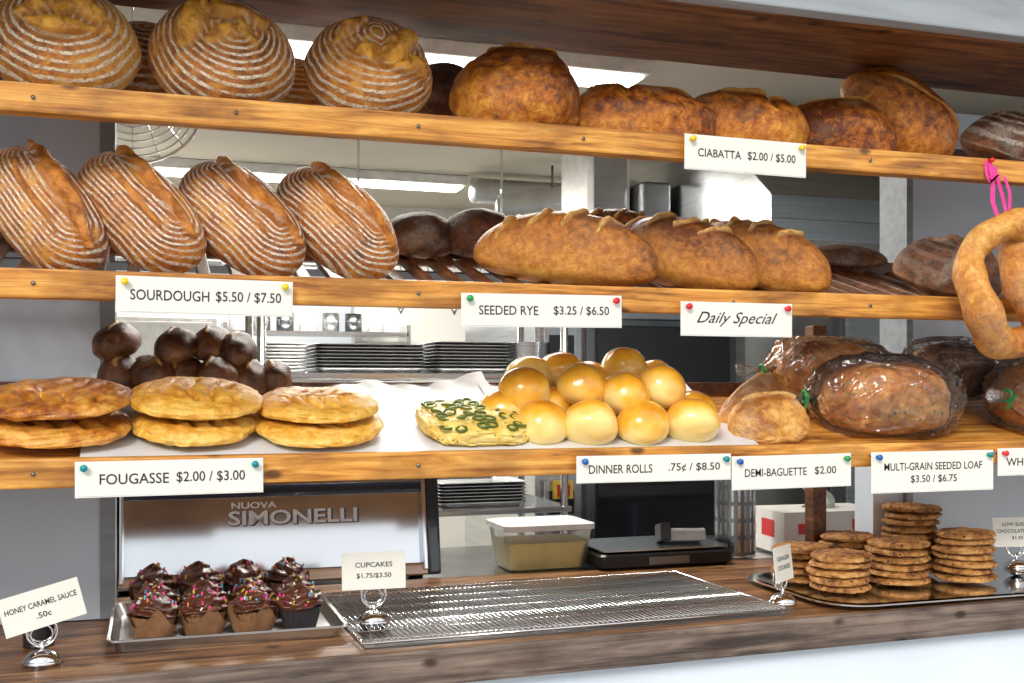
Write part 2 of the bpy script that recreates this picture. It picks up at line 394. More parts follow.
# ------------------------------------------------------------------ shelves
def shelf(name,zt,zs,solid=False):
    w=B(); w.bx(X0,X1,2.0,2.04,zt-.05,zt,PINE,.004)
    yb=2.44
    zb=zs+SL*(yb-2.02)
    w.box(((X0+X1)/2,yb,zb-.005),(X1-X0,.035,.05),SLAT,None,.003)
    if solid:
        w.box(((X0+X1)/2,2.235,zs+SL*.215-.012),(X1-X0,.42,.018),PINE,(math.degrees(SLA),0,0))
    else:
        n=int((X1-X0)/.062)
        for i in range(n):
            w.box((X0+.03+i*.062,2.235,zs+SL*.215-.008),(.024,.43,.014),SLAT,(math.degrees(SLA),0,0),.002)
        for yy in (2.12,2.30): w.box(((X0+X1)/2,yy,surf(zs,yy)-.024),(X1-X0,.02,.016),STEELD,(math.degrees(SLA),0,0))
    for x in np.arange(X0+.1,X1,.33):
        w.cyl((x,1.9985,zt-.025),.0035,.003,STEELD,(90,0,0),seg=10)
    w.obj(name)
shelf('bread_shelf',.51,ZT); shelf('bread_shelf',.199,ZM); shelf('bread_shelf',-.121,ZB,True)
B().bx(1.63,1.67,2.47,2.51,-.495,.16,SLAT,.003).obj('wooden_post')

# ------------------------------------------------------------------ signs
def text(parent,body,cx,cz,wid,hei,y=-.0022,shear=0,bold=0.0):
    c=bpy.data.curves.new('lettering','FONT'); c.body=body; c.size=1; c.align_x='CENTER'; c.align_y='CENTER'; c.shear=shear; c.offset=bold
    c.resolution_u=3
    o=bpy.data.objects.new('lettering',c); COL.objects.link(o); c.materials.append(INK)
    bpy.context.view_layer.update(); d=o.dimensions
    sx=wid/d.x; sy=hei/d.y
    bb=[Vector(q) for q in o.bound_box]; mx=(min(q.x for q in bb)+max(q.x for q in bb))/2; my=(min(q.y for q in bb)+max(q.y for q in bb))/2
    o.parent=parent; o.location=(cx-mx*sx,y,cz-my*sy); o.rotation_euler=(RAD(90),0,0); o.scale=(sx,sy,1)
    return o
def sign(name,xc,zc,w,h,lines,pins,roll=0,shear=0,bold=.004):
    b=B()
    b.box((0,0,0),(w,.0008,h),PAPER)
    b.box((0,.0012,0),(w+.005,.0012,h+.005),WHITEP)
    for i,p in enumerate(pins):
        sx=(-1,1)[i]*(w/2-.012)
        b.cyl((sx,-.005,h/2-.008),.0045,.009,PINS[p],(90,0,0),seg=14).cyl((sx,-.010,h/2-.008),.0062,.003,PINS[p],(90,0,0),seg=14)
    o=b.obj(name,(xc,1.984,zc),(0,roll,0))
    for (t,cx,cz,tw,th) in lines: text(o,t,cx,cz,tw,th,y=-.0012,shear=shear,bold=bold)
    return o
sign('price_sign',1.152,.471,.275,.066,[('CIABATTA',-.062,0,.098,.0165),('$2.00 / $5.00',.058,0,.112,.019)],('yellow','yellow'),.4)
sign('price_sign',.089,.157,.292,.058,[('SOURDOUGH',-.060,0,.130,.018),('$5.50 / $7.50',.072,0,.112,.020)],('yellow','yellow'),.5)
sign('price_sign',.712,.146,.321,.058,[('SEEDED RYE',-.070,0,.118,.0175),('$3.25 / $6.50',.078,0,.115,.019)],('green','red'),-.5)
sign('price_sign',1.131,.137,.25,.064,[('Daily Special',0,.0,.185,.030)],('red','red'),0,.5,0)
sign('price_sign',.031,-.156,.305,.056,[('FOUGASSE',-.060,0,.112,.018),('$2.00 / $3.00',.066,0,.115,.020)],('teal','teal'),-.2)
sign('price_sign',.948,-.161,.331,.048,[('DINNER ROLLS',-.075,0,.135,.017),('.75¢ / $8.50',.085,0,.115,.019)],('blue','teal'),.2)
sign('price_sign',1.260,-.175,.278,.064,[('DEMI-BAGUETTE',-.040,0,.145,.0165),('$2.00',.078,0,.052,.018)],('blue','green'),-.3)
sign('price_sign',1.611,-.183,.313,.083,[('MULTI-GRAIN SEEDED LOAF',0,.012,.255,.0165),('$3.50 / $6.75',0,-.016,.120,.018)],('blue','teal'),0)
sign('price_sign',1.94,-.167,.31,.056,[('WHOLE WHEAT LOAF',0,0,.27,.018)],('red','red'),0)

def cardholder(name,loc,cz,w,h,lines,yaw=0,roll=0):
    b=B(); b.sph((0,0,.004),(.031,.031,.022),CHROME); b.cyl((0,0,.004),.032,.008,CHROME)
    zr=.050
    b.cyl((0,0,.026),.004,.03,CHROME,seg=10)
    b.ring((0,0,zr+.006),.025,.0024,CHROME,'Y').ring((0,.008,zr),.018,.0020,CHROME,'Y')
    b.ring((0,.012,zr+.010),.023,.0018,CHROME,'Y')
    M=Matrix.Translation((0,-.002,cz))@rot_m((-6,roll,0))
    o=b.obj(name,loc,(0,0,yaw))
    c=B().box((0,0,0),(w,.0016,h),PAPER).obj('card'); c.parent=o; c.matrix_local=M
    for (t,cx,cz2,tw,th) in lines:
        text(c,t,cx,cz2,tw,th,y=-.0014,bold=.01)
    return o
cardholder('card_sign_holder',(-.185,2.10,-.488),.100,.135,.068,[('HONEY CARAMEL SAUCE',0,.008,.12,.010),('.50c',0,-.012,.025,.010)],8,-14)
cardholder('card_sign_holder',(.423,2.19,-.474),.105,.128,.074,[('CUPCAKES',0,.012,.075,.010),('$1.75/$3.50',0,-.010,.07,.011)],-3,0)
cardholder('card_sign_holder',(1.345,2.16,-.488),.092,.10,.078,[('GINGER',0,.012,.07,.010),('COOKIES',0,-.008,.07,.010)],36,0)
cardholder('card_sign_holder',(2.125,2.3,-.47),.095,.13,.075,[('LOW SUGAR',0,.02,.08,.009),('CHOCOLATE CHIP',0,.003,.11,.009),('$1.25',0,-.015,.03,.009)],-12,0)
b=B(); b.surf(lambda u,v:(.028*(1-.15*max(0,v-.8)*5)*math.cos(u*6.283),.028*(1-.15*max(0,v-.8)*5)*math.sin(u*6.283),v*.06),24,12,BLACK,True)
b.cyl((0,0,.065),.026,.014,STEELD).cyl((0,0,.003),.028,.006,BLACK); b.obj('sauce_jar',(-.205,2.26,-.49))

# ------------------------------------------------------------------ TOP SHELF
def boule(x,y,d,h,seed,cuts,tilt=60,yaw=0,roll=0,z=None,mat=SOUR,rings=10,flour=1,sub=7,ringc=(0,0)):
    return bread('sourdough_boule',(d*1.03,d*.95,h),(x,y,z if z else surf(ZT,y)+.103),(tilt,roll,yaw),mat,seed,cuts,flour=flour,rings=rings,sub=sub,lump=.03,fl=.5,bake=.45,bk=.12,ringc=ringc)
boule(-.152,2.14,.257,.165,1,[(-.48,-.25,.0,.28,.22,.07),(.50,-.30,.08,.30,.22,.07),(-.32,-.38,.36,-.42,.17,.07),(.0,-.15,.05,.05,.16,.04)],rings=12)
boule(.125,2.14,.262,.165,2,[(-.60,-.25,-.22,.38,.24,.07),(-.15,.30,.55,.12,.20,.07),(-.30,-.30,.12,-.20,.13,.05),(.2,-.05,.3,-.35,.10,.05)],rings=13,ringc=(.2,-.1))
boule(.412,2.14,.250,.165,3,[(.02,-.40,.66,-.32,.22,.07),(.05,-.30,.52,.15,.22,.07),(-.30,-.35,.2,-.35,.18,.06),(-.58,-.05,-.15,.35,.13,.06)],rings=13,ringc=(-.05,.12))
boule(-.01,2.32,.24,.14,4,[],z=.655,tilt=40)
boule(.28,2.33,.23,.13,5,[],z=.615,tilt=35)
bread('seeded_rye_round',(.27,.23,.175),(.715,2.14,.606),(28,0,-8),CIA,11,[(-.5,.35,.5,.1,.05,.03)],lump=.05,sub=7,flour=0,fine=.01,ex=(.85,.9,.9))
bread('dark_rye_loaf',(.22,.16,.12),(.60,2.31,.64),(17,0,0),DARKB,12)
bread('ciabatta_loaf',(.33,.17,.118),(.985,2.13,.577),(20,3,-10),CIA,13,[(-.7,.1,.7,.2,.05,.04)],lump=.07,ex=(.88,.9,.85),dents=[(-.3,-.6,-.2,.6,.12,.08)],bake=.58)
bread('ciabatta_loaf',(.29,.17,.122),(1.24,2.13,.580),(24,4,0),CIA,14,[(-.6,.1,.6,.0,.08,.05)],lump=.07,ex=(.88,.9,.85),dents=[(.2,-.6,.3,.6,.12,.08)],bake=.52)
bread('ciabatta_loaf',(.27,.17,.12),(1.465,2.13,.577),(20,6,-25),CIA,15,[(-.6,.0,.6,.1,.05,.04)],lump=.07,ex=(.88,.9,.85),bake=.7)
bread('ciabatta_loaf',(.30,.21,.155),(1.655,2.15,.637),(40,42,-20),CIA,16,[(-.7,-.2,.7,.2,.05,.03)],lump=.05,ex=(.9,.9,.9),bake=.45)
bread('walnut_loaf',(.27,.19,.13),(1.95,2.13,.583),(25,5,15),DARKB,17,[(-.6,.1,.6,.2,.1,.05)],flour=.6,rings=6,lump=.05)

# ------------------------------------------------------------------ MIDDLE SHELF
def facing(zdir,ang):
    z=Vector(zdir).normalized(); x=Vector((-math.cos(RAD(ang)),0,math.sin(RAD(ang)))); x=(x-z*x.dot(z)).normalized(); y=z.cross(x)
    return Matrix((x,y,z)).transposed()
for i,(x,z,a) in enumerate([(-.185,.324,60),(-.022,.328,54),(.160,.323,52),(.342,.325,53)]):
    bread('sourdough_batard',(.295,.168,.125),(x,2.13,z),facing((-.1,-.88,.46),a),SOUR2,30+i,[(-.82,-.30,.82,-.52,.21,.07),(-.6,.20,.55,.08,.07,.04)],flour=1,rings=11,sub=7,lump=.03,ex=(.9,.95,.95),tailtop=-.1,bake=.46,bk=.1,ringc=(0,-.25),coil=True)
bread('dark_rye_loaf',(.17,.14,.10),(.56,2.36,.335),(17,0,0),DARKB,41)
bread('dark_rye_loaf',(.20,.15,.11),(.70,2.36,.340),(17,0,10),DARKB,42)
sl=[(-.74,-.55,-.50,.50,.075,.045),(-.42,-.6,-.16,.50,.085,.045),(-.06,-.6,.20,.50,.085,.045),(.30,-.6,.54,.45,.075,.045)]
bread('rye_batard',(.39,.160,.152),(.825,2.15,.287),(14,7,-24),RYE,43,sl,lump=.02,sub=7,ex=(.95,.95,.92),bend=-.02,bake=.48)
bread('rye_batard',(.36,.150,.150),(1.10,2.17,.292),(8,14,-50),RYE,44,sl,lump=.02,sub=7,ex=(.95,.95,.92),bake=.55)
bread('rye_batard',(.36,.150,.150),(1.285,2.18,.294),(8,14,-48),RYE,45,sl,lump=.02,sub=7,ex=(.95,.95,.92),bake=.48)
bread('rye_batard',(.30,.13,.12),(1.02,2.36,.350),(17,0,-10),RYE,46,sl,bake=.65)
bread('walnut_loaf',(.26,.20,.135),(1.80,2.16,.284),(25,10,-20),DARKB,47,[(-.5,.1,.5,.2,.1,.05)],flour=.12,rings=5,lump=.05,bake=.45)
bread('dark_rye_loaf',(.24,.12,.05),(1.68,2.40,.335),(17,0,0),DARKB,48)

# hanging bread wreath
def wreath():
    b=B()
    def strand(c,rx,rz,ph,yaw,tw,base):
        pts=[];rad=[]
        n=96
        for i in range(n):
            a=2*math.pi*i/n
            x=rx*math.cos(a); z=rz*math.sin(a); y=.018*math.sin(tw*a+ph)
            rr=base+.005*math.sin(a*2+ph)+.002*math.sin(a*9+ph)
            v=Matrix.Rotation(RAD(yaw),3,'Z')@Vector((x,y,z)); pts.append((c[0]+v.x,c[1]+v.y,c[2]+v.z)); rad.append(rr)
        b.tube(pts,.03,WRE,True,24,rad)
    strand((0,0,0),.106,.126,0,0,3,.034)
    strand((.075,.02,.03),.055,.120,2,30,2,.032)
    o=b.obj('hanging_bread_wreath',(1.745,1.9,.218))
    n=len(o.data.vertices)
    co=np.empty(n*3); o.data.vertices.foreach_get('co',co); co=co.reshape(-1,3)
    C=np.zeros((n,4)); C[:,3]=1; C[:,2]=.55+.22*fn(co*25,1,5)
    A=o.data.attributes.new('mask','FLOAT_COLOR','POINT'); A.data.foreach_set('color',np.clip(C,0,1).ravel())
    o.data.attributes.new('ring','FLOAT','POINT'); return o
wreath()
PINK=simple('pink_ribbon',(.92,.03,.32),.4)
b=B()
def rib(p,w=.006):
    P=[Vector(q) for q in p]
    b.surf(lambda u,v:(lambda k:(P[k]+Vector(((u-.5)*w*2,0,0))))(min(len(P)-1,int(round(v*(len(P)-1))))),2,len(P),PINK)
rib([(0,0,0),(.004,-.004,-.04),(-.002,-.01,-.09),(.0,-.03,-.14),(.003,-.045,-.19),(.0,-.04,-.22)])
rib([(.012,0,-.01),(.02,-.006,-.05),(.028,-.012,-.09),(.02,-.03,-.13),(.012,-.04,-.16)],.005)
rib([(-.012,0,.0),(-.018,-.01,-.03),(-.008,-.012,-.05),(.01,-.012,-.03),(.03,-.012,-.035),(.04,-.016,-.07),(.035,-.02,-.12)],.004)
b.ring((0,-.090,-.160),.040,.004,PINK,'X')
b.cyl((0,-.004,.003),.005,.012,PINS['red'],(90,0,0),seg=12)
b.obj('ribbon_tie',(1.768,1.992,.50))

# ------------------------------------------------------------------ BOTTOM SHELF
def parch(x0,x1,seed):
    b=B()
    def f(u,v):
        x=x0+(x1-x0)*u; y=2.045+.385*v
        z=surf(ZB,y)+.004+.004*(1+math.sin(x*23+seed)*math.cos(y*17))*v
        z+=.03*max(0,v-.8)**2*25*(.4+.6*abs(math.sin(x*6+seed)))*(.6)
        z+=.004*abs(math.sin(x*41+y*30+seed))*v
        z+=.02*max(0,abs(u-.5)-.42)/.08*v
        return (x,y,z)
    b.surf(f,90,30,PARCH); b.obj('parchment_sheet')
parch(-.12,.72,1); parch(.70,1.22,2.3)
T=math.degrees(SLA)
def fou(x,y,k,d,seed,mat,rx=1.0,h=.036,dz=0,bake=.4):
    z=surf(ZB,y)+.010+h*(k+.5)+dz
    rr=random.Random(seed); dn=[(-.62,0,.62,.05,.05,.34)]
    for t in (-.45,-.15,.15,.45):
        for s in (-1,1):
            dn.append((t,s*.12,t+.16,s*(.62-abs(t)*.4),.055,.38))
    bread('fougasse_flatbread',(d*rx,d*.92,h),(x,y,z),(T+rr.uniform(-2,2),rr.uniform(-2,2),rr.uniform(-15,15)),mat,seed,ex=(.9,.9,.75),lump=.11,lscale=6,fl=.6,sub=7,bake=bake,bk=.1,dents=dn,fine=.02)
fou(-.165,2.145,0,.245,50,FOU2,1.05,dz=.004); fou(-.165,2.155,1,.25,51,FOU2,1.05,dz=.012,bake=.5)
fou(.076,2.145,0,.222,52,FOU,dz=.004); fou(.080,2.16,1,.24,53,FOU,dz=.01,bake=.5)
fou(.305,2.145,0,.25,54,FOU,h=.034,dz=.002); fou(.305,2.16,1,.235,55,FOU,h=.032,dz=.003,bake=.5)
# jalapeno focaccia
f=bread('jalapeno_focaccia',(.215,.20,.050),(.618,2.145,-.071),(T,0,4),FOC,60,ex=(.6,.6,.7),lump=.08,lscale=6,fl=.6,bake=.45,bk=.05,sub=7,fine=.03)
b=B()
rs=random.Random(3)
for gy in range(6):
    for gx in range(6):
        x=-.080+gx*.032+rs.uniform(-.009,.009); y=-.078+gy*.031+rs.uniform(-.009,.009)
        zz=.025*max(.3,(1-(abs(x)/.1075)**3.3))**.5*max(.3,(1-(abs(y)/.10)**3.3))**.5
        M=Matrix.Translation((x,y,zz+.001))@rot_m((rs.uniform(-20,20),rs.uniform(-20,20),0))
        R=rs.uniform(.009,.013)
        pts=[M@Vector((R*math.cos(a),R*math.sin(a)*.85,0)) for a in np.linspace(0,2*math.pi,13)[:-1]]
        b.tube(pts,.0028,GREEN,True,6)
        b.sph(M@Vector((0,0,-.001)),(.005,.005,.0015),PALEG,seg=8)
j=b.obj('jalapeno_slices'); j.parent=f
# dinner rolls
RL=[(.752,2.105,-.074),(.848,2.085,-.074),(.965,2.085,-.074),(1.083,2.09,-.073),(.70,2.19,-.05),(.80,2.20,-.045),(.91,2.19,-.05),(1.03,2.19,-.05),(1.13,2.17,-.055),
    (.735,2.17,-.006),(.860,2.155,.004),(1.040,2.15,.000),(.950,2.135,-.016),(.85,2.25,.030),(.995,2.24,.040),(.78,2.26,.02),(1.07,2.26,.014),(.93,2.27,.01)]
for i,(x,y,z) in enumerate(RL):
    r=random.uniform(.108,.120)
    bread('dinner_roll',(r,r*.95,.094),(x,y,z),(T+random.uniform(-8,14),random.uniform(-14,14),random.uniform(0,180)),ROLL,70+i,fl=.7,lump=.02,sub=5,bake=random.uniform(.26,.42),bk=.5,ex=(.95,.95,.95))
bread('demi_baguette',(.175,.12,.105),(1.275,2.105,-.070),(T,-6,-10),DEMI,90,[(-.6,.2,.6,.1,.12,.05)],ex=(.85,.9,.9),fine=.01,sub=7)
bread('demi_baguette',(.22,.085,.08),(1.285,2.20,-.032),(10,-34,12),DEMI,91,[(-.6,.1,.6,.1,.15,.05)],bake=.6,sub=7)
# bagged loaves
def bagged(name,dims,loc,rot,seed,mat=MULTI,tail=-1,tie='green'):
    o=bread(name,dims,loc,rot,mat,seed,lump=.05,ex=(.75,.8,.85),fl=.6,fine=.01,cuts=[(-.5,-.1,.5,.1,.1,.04)],sub=7,bake=.38,bk=.15)
    me,N=tpl(7); L,W,H=[q*1.10+.012 for q in dims]
    p=np.sign(N)*np.abs(N)**.72
    P=p*np.array([L/2,W/2,H/2])
    t=sst(.70,1.0,tail*N[:,0])
    def ridge(s,sd): return np.maximum(0,1-np.abs(fn(N,s,sd))*2.6)**1.5
    wr=ridge(3.0,seed+1)+.6*ridge(5.5,seed+2)+.35*ridge(11,seed+3)
    P*= (1+.07*(wr-.4))[:,None]
    ang=np.arctan2(N[:,2],N[:,1]); pleat=1+.12*np.sin(ang*13+seed)*t
    sh=(1-.85*np.clip(t*1.2,0,1))*pleat; P[:,1]*=sh; P[:,2]*=sh; P[:,0]+=tail*t*.05
    e=sst(.975,1,tail*N[:,0]); P[:,1]*=1+6*e; P[:,2]*=1+5*e; P[:,0]+=tail*e*.045
    m=me.copy(); m.vertices.foreach_set('co',P.ravel()); m.materials.append(BAG); m.update()
    g=bpy.data.objects.new('plastic_bag',m); COL.objects.link(g); g.parent=o
    tb=B().ring((tail*(L/2+.030),0,0),.013,.004,PINS[tie],'X',16).box((tail*(L/2+.03),-.016,-.012),(.006,.004,.04),PINS[tie],(20,0,0)).obj('twist_tie'); tb.parent=o
    return o
bagged('bagged_multigrain_loaf',(.30,.19,.165),(1.605,2.14,-.022),(12,0,-8),100)
bagged('bagged_multigrain_loaf',(.27,.17,.14),(1.57,2.30,.040),(14,0,-6),101)
bagged('bagged_seeded_loaf',(.26,.19,.165),(2.05,2.13,-.02),(12,0,20),102)
bagged('bagged_dark_loaf',(.24,.15,.13),(1.93,2.31,.045),(14,0,0),103,DARKB)
# bun pyramid
for i,(x,z,y) in enumerate([(-.060,.022,2.36),(.000,.022,2.33),(.062,.022,2.35),(.125,.020,2.33),(.190,.020,2.36),(-.068,.092,2.39),(-.005,.030,2.40),(.044,.084,2.37),(.118,.090,2.39),(.165,.075,2.38),(.240,.02,2.39)]):
    bread('brown_bun',(.088,.115,.074),(x,y,z),(T,random.uniform(-12,12),random.uniform(-30,30)),BUN,110+i,sub=5,fl=.6,bake=.55,lump=.06,cuts=[(0,-.5,0,.5,.1,.04)])

# ------------------------------------------------------------------ COUNTER ITEMS
b=B()
b.loft([(.205,.175,.0),(.208,.178,.001),(.216,.186,.024),(.222,.192,.026),(.222,.192,.022)],ALU,.02)
b.loft([(.203,.173,.003),(.214,.184,.025)],ALU,.02)
b.obj('cupcake_sheet_pan',(.142,2.328,-.49))
def cupcake(seed,tulip):
    r=random.Random(seed); b=B()
    def lin(u,v):
        a=u*2*math.pi; rr=.027+.012*v; rr*=1+.05*math.cos(a*22)*(.4+.6*v)
        return (rr*math.cos(a),rr*math.sin(a),v*.046)
    b.surf(lin,88,6,LINER if tulip else LINERD,True); b.cyl((0,0,.001),.026,.002,LINERD)
    if tulip:
        def tu(u,v):
            a=u*2*math.pi; rr=.029+.017*v; k=abs(math.cos(a*2+seed)); z=v*(.032+.028*k**3)
            return (rr*math.cos(a),rr*math.sin(a),z)
        b.surf(tu,64,7,LINER,True)
    ph=r.uniform(0,6)
    def R(a,v):
        rr=.043*(1-v**1.6)**.6*(1+.10*math.sin(a+v*20+ph)+.07*math.sin(a*5+v*9+ph)+.05*math.sin(a*9-v*14))
        return rr if v>=.12 else .034+.009*v/.12
    def fr(u,v):
        a=u*2*math.pi; rr=R(a,v)
        return (rr*math.cos(a),rr*math.sin(a),.043+.036*v+.004*math.sin(a*2+ph))
    b.surf(fr,48,22,FROST,True)
    for i in range(22):
        v=r.uniform(.25,.97); a=r.uniform(0,6.28); rr=R(a,v)*1.03
        b.box((rr*math.cos(a),rr*math.sin(a),.045+.036*v+.004*math.sin(a*2+ph)),(.0062,.0028,.0028),SPR[r.randrange(6)],(r.uniform(0,180),r.uniform(0,180),r.uniform(0,180)))
    return b
k=0
for j,y in enumerate((2.205,2.315,2.435)):
    for i in range(4):
        x=.006+.092*i+(j==1)*.008; k+=1
        o=cupcake(k,(j==0 and i<3) or (k%3==0)).obj('chocolate_cupcake',(x-.004,y+random.uniform(-.004,.004),-.486),(0,0,k*37)); o.scale=(1.06,1.06,1.15 if j<2 else 1.4)
# cooling rack
b=B(); rx0,rx1,ry0,ry1=0,.93,0,.515; zr=.012
b.tube([(rx0,ry0,zr),(rx1,ry0,zr),(rx1,ry1,zr),(rx0,ry1,zr)],.003,CHROME,True,8)
for x in np.arange(rx0+.011,rx1,.0115): b.tube([(x,ry0,zr+.002),(x,ry1,zr+.002)],.0013,CHROME,False,5)
for y in np.linspace(ry0+.03,ry1-.03,7): b.tube([(rx0,y,zr-.001),(rx1,y,zr-.001)],.0018,CHROME,False,5)
for x in (rx0+.03,rx1-.03,(rx0+rx1)/2):
    for y in (ry0+.02,ry1-.02): b.cyl((x,y,zr-.006),.003,.012,CHROME,seg=8)
b.bx(rx0+.005,rx1-.005,ry0+.005,ry1-.005,.0005,.003,STEELD)
b.obj('wire_cooling_rack',(.372,2.03,-.49),(0,0,1.9))
# cookie tray
b=B(); b.loft([(.36,.185,0),(.365,.19,.001),(.385,.21,.014),(.40,.225,.015),(.40,.225,.012)],CHROME,.10,10)
b.loft([(.36,.185,.002),(.384,.209,.016)],CHROME,.10,10)
b.obj('cookie_serving_tray',(1.80,2.255,-.49))
def stack(x,y,n,seed,d=.142):
    obs=[]; t=.0175
    for i in range(n):
        dd=d*random.uniform(.95,1.04)
        obs.append(bread('c',(dd,dd,.021),(x+random.uniform(-.006,.006),y+random.uniform(-.006,.006),-.475+t*i+.004),(random.uniform(-2,2),random.uniform(-2,2),random.uniform(0,360)),COOK,seed+i,sub=6,lump=.08,lscale=7,fl=.7,ex=(1,1,.65),bake=.5,bk=.15,fine=.05))
    return joinobs(obs,'cookie_stack')
stack(1.553,2.245,5,200); stack(1.75,2.28,6,210); stack(1.93,2.265,7,220); stack(1.875,2.395,10,230); stack(1.70,2.42,6,240); stack(1.545,2.395,5,250)

# ------------------------------------------------------------------ BACK COUNTER
b=B()
PANEL=simple('brushed_panel',(.58,.62,.67),.10,1,var=.08,scale=1.6,stretch=(.6,1,3))
NAVY=simple('navy_trim',(.02,.035,.06),.15,coat=.5)
b.bx(-.10,.70,2.84,3.2,-.47,-.24,STEELD,.01)
b.box((.30,2.81,-.355),(.76,.012,.25),PANEL,(-10,0,0),.004)
b.box((.30,2.80,-.446),(.76,.004,.03),CHROME,(-10,0,0))
b.box((.30,2.826,-.262),(.80,.03,.03),NAVY,(-10,0,0),.008)
for x in (-.095,.695): b.box((x,2.81,-.355),(.035,.05,.27),NAVY,(-10,0,0),.008)
for x in (-.07,.67): b.box((x,2.795,-.355),(.012,.03,.24),CHROME,(-10,0,0),.004)
b.bx(-.11,.71,2.775,2.83,-.487,-.455,CHROME,.005)
b.bx(-.08,.68,2.83,3.18,-.24,-.225,STEEL,.004)
for x in (-.06,.66):
    for y in (2.84,3.15): b.cyl((x,y,-.482),.02,.03,BLACK)
for i in range(4): b.cyl((.0+i*.2,3.0,-.19),.032,.07,WHITEP,r2=.04)
em=b.obj('espresso_machine')
WHITEINK=simple('white_lettering',(.97,.98,1.0),.4)
BLUI=simple('blue_lettering',(.04,.07,.14),.4)
def mt(p,body,x,z,w,h,mat=WHITEINK,dy=0,bold=.02):
    o=text(p,body,0,0,w,h,bold=bold); o.data.materials[0]=mat; o.location=(x,2.81-.0085+dy+(z+.355)*math.tan(RAD(10)),z); o.rotation_euler=(RAD(80),0,0); return o
mt(em,'SIMONELLI',.343,-.330,.325,.038,BLUI,.0006,.04)
mt(em,'SIMONELLI',.34,-.328,.32,.036,dy=-.0010,bold=.02)
mt(em,'NUOVA',.24,-.296,.11,.016,dy=-.0008,bold=.02)
b=B(); b.loft([(.105,.075,0),(.11,.08,.004),(.125,.092,.115)],SLEEVE,.025)
b.loft([(.103,.073,.004),(.113,.083,.075)],BUTTER,.025,capt=True)
b.loft([(.126,.094,.108),(.131,.099,.110),(.131,.099,.124),(.120,.088,.127)],WHITEP,.025,capb=False,capt=True)
b.obj('plastic_food_tub',(1.015,2.86,-.494))
b=B(); b.loft([(.19,.12,0),(.20,.13,.006),(.20,.13,.035),(.195,.125,.04)],BLACK,.02,capt=True)
b.loft([(.185,.115,.042),(.19,.12,.046),(.19,.12,.05)],STEEL,.015,capt=True)
b.box((.0,-.131,.02),(.12,.004,.02),STEELD)
b.obj('counter_scale',(1.33,2.83,-.488))
b=B(); b.box((0,0,.022),(.12,.07,.035),simple('grey_plastic',(.45,.47,.48),.4),(-12,0,0),.008).box((-.055,.0,.03),(.03,.075,.05),BLACK,(-12,0,0),.006).box((.02,-.012,.042),(.05,.03,.003),BLACK,(-12,0,0))
b.obj('card_terminal',(1.41,2.78,-.437),(0,0,-12))
b=B()
def bk(u,v): a=u*6.2832; return (.058*math.cos(a),.058*math.sin(a),v*.26)
b.surf(bk,40,4,STEELD,True); b.ring((0,0,.26),.059,.004,CHROME); b.ring((0,0,.004),.058,.004,CHROME)
for i in range(20):
    for kx in range(5):
        a=i/20*6.2832; b.box((.0582*math.cos(a),.0582*math.sin(a),.035+kx*.048),(.002,.007,.036),STEEL,(0,0,math.degrees(a)),0)
b.obj('perforated_utensil_holder',(1.605,2.83,-.488))
b=B(); b.box((0,0,.062),(.33,.2,.124),CARD,None,.002)
b.box((.09,-.1012,.075),(.07,.001,.05),REDP).box((-.09,-.1012,.075),(.06,.001,.03),REDP).box((0,-.1012,.02),(.28,.001,.008),REDP)
b.box((-.1655,0,.07),(.001,.08,.05),REDP)
b.box((.09,-.102,.075),(.04,.001,.02),CARD)
b.surf(lambda u,v:((u-.5)*.11*(1.0-.5*v)+.02*math.sin(v*5),.02*math.sin(u*9)+.01*math.cos(v*7+u*4),.124+v*.075),14,10,PAPER)
b.obj('tissue_carton',(1.91,2.87,-.488),(0,0,-4))
# ------------------------------------------------------------------ KITCHEN
def fixture(x0,x1,y,e=32):
    b=B(); b.bx(x0,x1,y-.09,y+.09,.955,.999,WHITEP,.005).bx(x0+.02,x1-.02,y-.07,y+.07,.945,.956,emis('fluorescent_diffuser',(1,.96,.88),7))
    b.obj('fluorescent_fixture')
    L=bpy.data.lights.new('fluorescent_light','AREA'); L.shape='RECTANGLE'; L.size=x1-x0; L.size_y=.14; L.energy=e; L.color=(1,.96,.88)
    o=bpy.data.objects.new('fluorescent_light',L); COL.objects.link(o); o.location=((x0+x1)/2,y,.93)
fixture(.25,1.45,3.15); fixture(.0,1.42,5.1,42); fixture(2.6,3.9,5.1)
b=B(); ox0,ox1=1.40,2.32
b.bx(ox0,ox1,4.0,5.0,-1.45,.33,STEEL,.01)
for z0,z1 in ((-.02,.24),(-.62,-.36),(-1.15,-.85)):
    b.bx(1.60,2.26,3.97,4.0,z0-.03,z1+.03,STEELD,.008).bx(1.64,2.22,3.955,3.975,z0,z1,BGLASS,.004)
    b.tube([(1.64,3.92,z0-.05),(2.22,3.92,z0-.05)],.012,CHROME)
    b.bx(1.43,1.57,3.975,4.0,z0,z1,STEEL,.004).cyl((1.50,3.96,z0+.06),.03,.03,BLACK,(90,0,0)).bx(1.45,1.55,3.968,3.976,z0+.13,z0+.22,BLACK)
b.bx(1.46,1.54,3.955,3.975,-.43,-.36,YEL).bx(1.475,1.525,3.945,3.957,-.42,-.375,REDP)
for x in (ox0+.05,ox1-.05): b.cyl((x,4.05,-1.475),.03,.06,BLACK)
b.obj('deck_oven')
b=B(); b.prism([(3.2,.52),(3.2,.64),(3.65,.995),(4.4,.995),(4.4,.52)],1.95,3.5,STEEL)
b.bx(1.97,3.48,3.22,4.38,.512,.521,STEELD).bx(1.94,3.51,3.18,3.21,.49,.56,STEEL,.004)
b.obj('exhaust_hood')
b=B(); n=40
def dp(t): return (1.5+.42*t,4.75-.35*t,.80+.04*t)
b.tube([dp(i/n) for i in range(n+1)],.06,ALU,False,20,[.062+.006*(i%2) for i in range(n+1)])
